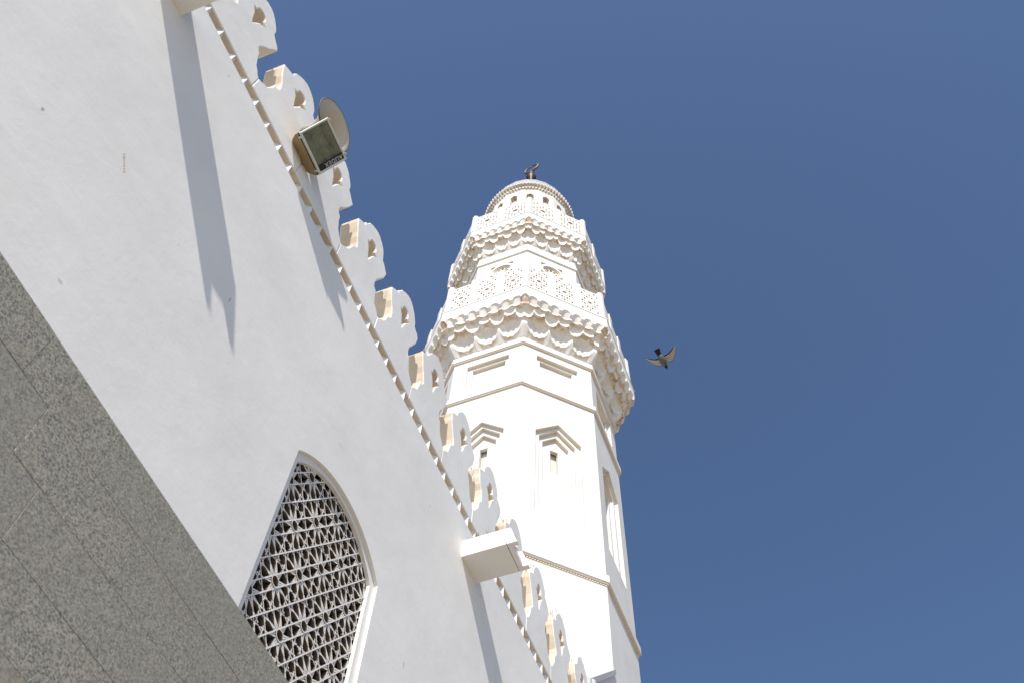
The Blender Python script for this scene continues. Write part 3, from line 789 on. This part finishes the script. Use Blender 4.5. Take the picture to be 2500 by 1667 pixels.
sb = MB().tube([hcx - axis*.42 + Vector((-.09, 0, 0)), hcx - axis*.42 + Vector((-.09, .02, -.20)), Vector((hcx.x, PAR_Y + .12, SOF + .9)), hcx - axis*.42 + Vector((.09, .02, -.20)), hcx - axis*.42 + Vector((.09, 0, 0))], .010, 6)
sb.tube([Vector((hcx.x, PAR_Y + .12, SOF + 1.0)), Vector((hcx.x, PAR_Y + .12, SOF + .3))], .014, 8)
obj('mounting_bracket', sb.mesh('mounting_bracket', M_ALU), horn)

# ------------------------------------------------------------------ pigeon in flight, seen from below
cr_ = Vector((R[0][0], R[1][0], R[2][0])); cd_ = Vector((R[0][1], R[1][1], R[2][1])); cf_ = Vector((R[0][2], R[1][2], R[2][2]))
bd = Vector((.500, .060, .877)).normalized(); DIST = 17.6
bc = bd*DIST + Vector((0, 0, CAM_H))
K = DIST/2430.6/14.257*math.hypot(1, .13)      # metres per traced unit at the bird's distance
bz = bd                                        # away from the camera; the back of the bird is a little up and away
bx = (cr_ - bz*cr_.dot(bz)).normalized(); by = bz.cross(bx)   # by: image down
def bp(x, y, h=0.0):
    return bc + bx*((x - 1090)*K) + by*((y - 900)*K) + bz*h
M_BIRD = {}
def bird_mat(name, a, b, sc): return simple(name, a, .7, 0, var=b, vs_=sc, spec=.2)
mb_body = bird_mat('grey_feathers', (.10, .093, .086), .35, 30); mb_dark = bird_mat('dark_feathers', (.012, .012, .015), .4, 30)
mb_wing = bird_mat('pale_underwing', (.34, .305, .27), .2, 18); mb_beak = bird_mat('beak', (.06, .05, .045), .2, 30)
pig = bpy.data.objects.new('flying_pigeon', None); place(pig, Matrix.Translation(bc))
tag(pig, 'grey pigeon flying with spread wings against the blue sky', 'bird')
def loft(stations, n=12):
    m = MB(); v = []; f = []
    ax = Vector((1230 - 900, 1130 - 560, 0)).normalized(); pr = Vector((-ax.y, ax.x, 0))
    for (x, y, w, t, h) in stations:
        for k in range(n):
            a = 2*math.pi*k/n
            v.append(bp(x + pr.x*w*math.cos(a), y + pr.y*w*math.cos(a), h + t*math.sin(a)))
    for i in range(len(stations) - 1):
        for k in range(n): f.append((i*n+k, i*n+(k+1) % n, (i+1)*n+(k+1) % n, (i+1)*n+k))
    f += [tuple(range(n))[::-1], tuple((len(stations)-1)*n+k for k in range(n))]
    return m.add(v, f)
obj('body', loft([(985, 745, 58, .012, .01), (1020, 800, 85, .028, .0), (1070, 880, 108, .045, -.005), (1115, 965, 112, .052, -.008), (1150, 1035, 98, .050, -.006), (1180, 1085, 78, .042, 0), (1200, 1120, 62, .032, .004)]).mesh('body', mb_body, True), pig)
obj('head', loft([(1190, 1098, 66, .034, .004), (1212, 1142, 58, .031, .006), (1230, 1178, 46, .026, .008), (1243, 1204, 28, .016, .009), (1248, 1213, 12, .008, .009)]).mesh('head', mb_dark, True), pig)
obj('beak', loft([(1244, 1205, 14, .008, .009), (1258, 1245, 9, .005, .011), (1265, 1275, 2, .001, .013)], 6).mesh('beak', mb_beak, True), pig)
obj('tail', loft([(1005, 790, 66, .014, .010), (965, 700, 80, .009, .014), (930, 620, 96, .006, .016), (905, 572, 104, .004, .017), (896, 552, 80, .003, .017)]).mesh('tail', mb_dark, True), pig)
def wing(name, lead, trail, hts, rim):
    """lead/trail: matching traced points from root to tip; hts: rise of the wing away from the viewer"""
    n = len(lead); parts = []
    def sheet(f0, f1, th, dz):
        v = []; f = []; S = 6
        for i in range(n):
            for s in range(S + 1):
                q = f0 + (f1 - f0)*s/S
                x = lead[i][0]*(1-q) + trail[i][0]*q; y = lead[i][1]*(1-q) + trail[i][1]*q
                camber = .018*math.sin(math.pi*min(1, q + .1))*(1 - i/n)
                v.append(bp(x, y, hts[i] + camber + dz)); 
        m_ = len(v)
        v += [p + bz*th for p in v]
        for i in range(n - 1):
            for s in range(S):
                a = i*(S+1)+s; b_ = a+1; c = a+S+2; d = a+S+1
                f.append((a, d, c, b_)); f.append((a+m_, b_+m_, c+m_, d+m_))
        for s in range(S):
            for base in (0, (n-1)*(S+1)):
                a = base+s; f.append((a, a+1, a+1+m_, a+m_))
        for i in range(n - 1):
            for base in (0, S):
                a = i*(S+1)+base; b_ = a+S+1; f.append((a, b_, b_+m_, a+m_))
        return v, f
    v, f = sheet(.05, .84, .004, 0)
    w = obj(name, mesh(name, v, f, mb_wing, True), pig)
    v, f = sheet(.80, 1.0, .003, .003); obj('flight_feathers', mesh('flight_feathers', v, f, mb_dark, True), w, Matrix())
    v, f = sheet(.0, .07, .006, .001); obj('leading_edge', mesh('leading_edge', v, f, mb_dark, True), w, Matrix())
wing('wing', [(1205, 985), (1300, 1003), (1395, 985), (1458, 915), (1500, 830), (1528, 720), (1536, 600), (1538, 500), (1530, 412)],
     [(1090, 815), (1135, 780), (1205, 745), (1275, 705), (1335, 640), (1395, 570), (1445, 500), (1490, 440), (1512, 412)], [.0, .012, .03, .05, .065, .08, .09, .10, .11], 0)
wing('wing', [(1110, 1085), (1060, 1135), (1000, 1152), (920, 1138), (830, 1100), (730, 1040), (630, 975), (550, 915), (492, 862)],
     [(985, 850), (950, 862), (905, 885), (850, 900), (770, 898), (690, 888), (620, 878), (550, 858), (490, 848)], [.0, .012, .03, .05, .065, .08, .09, .10, .11], 0)
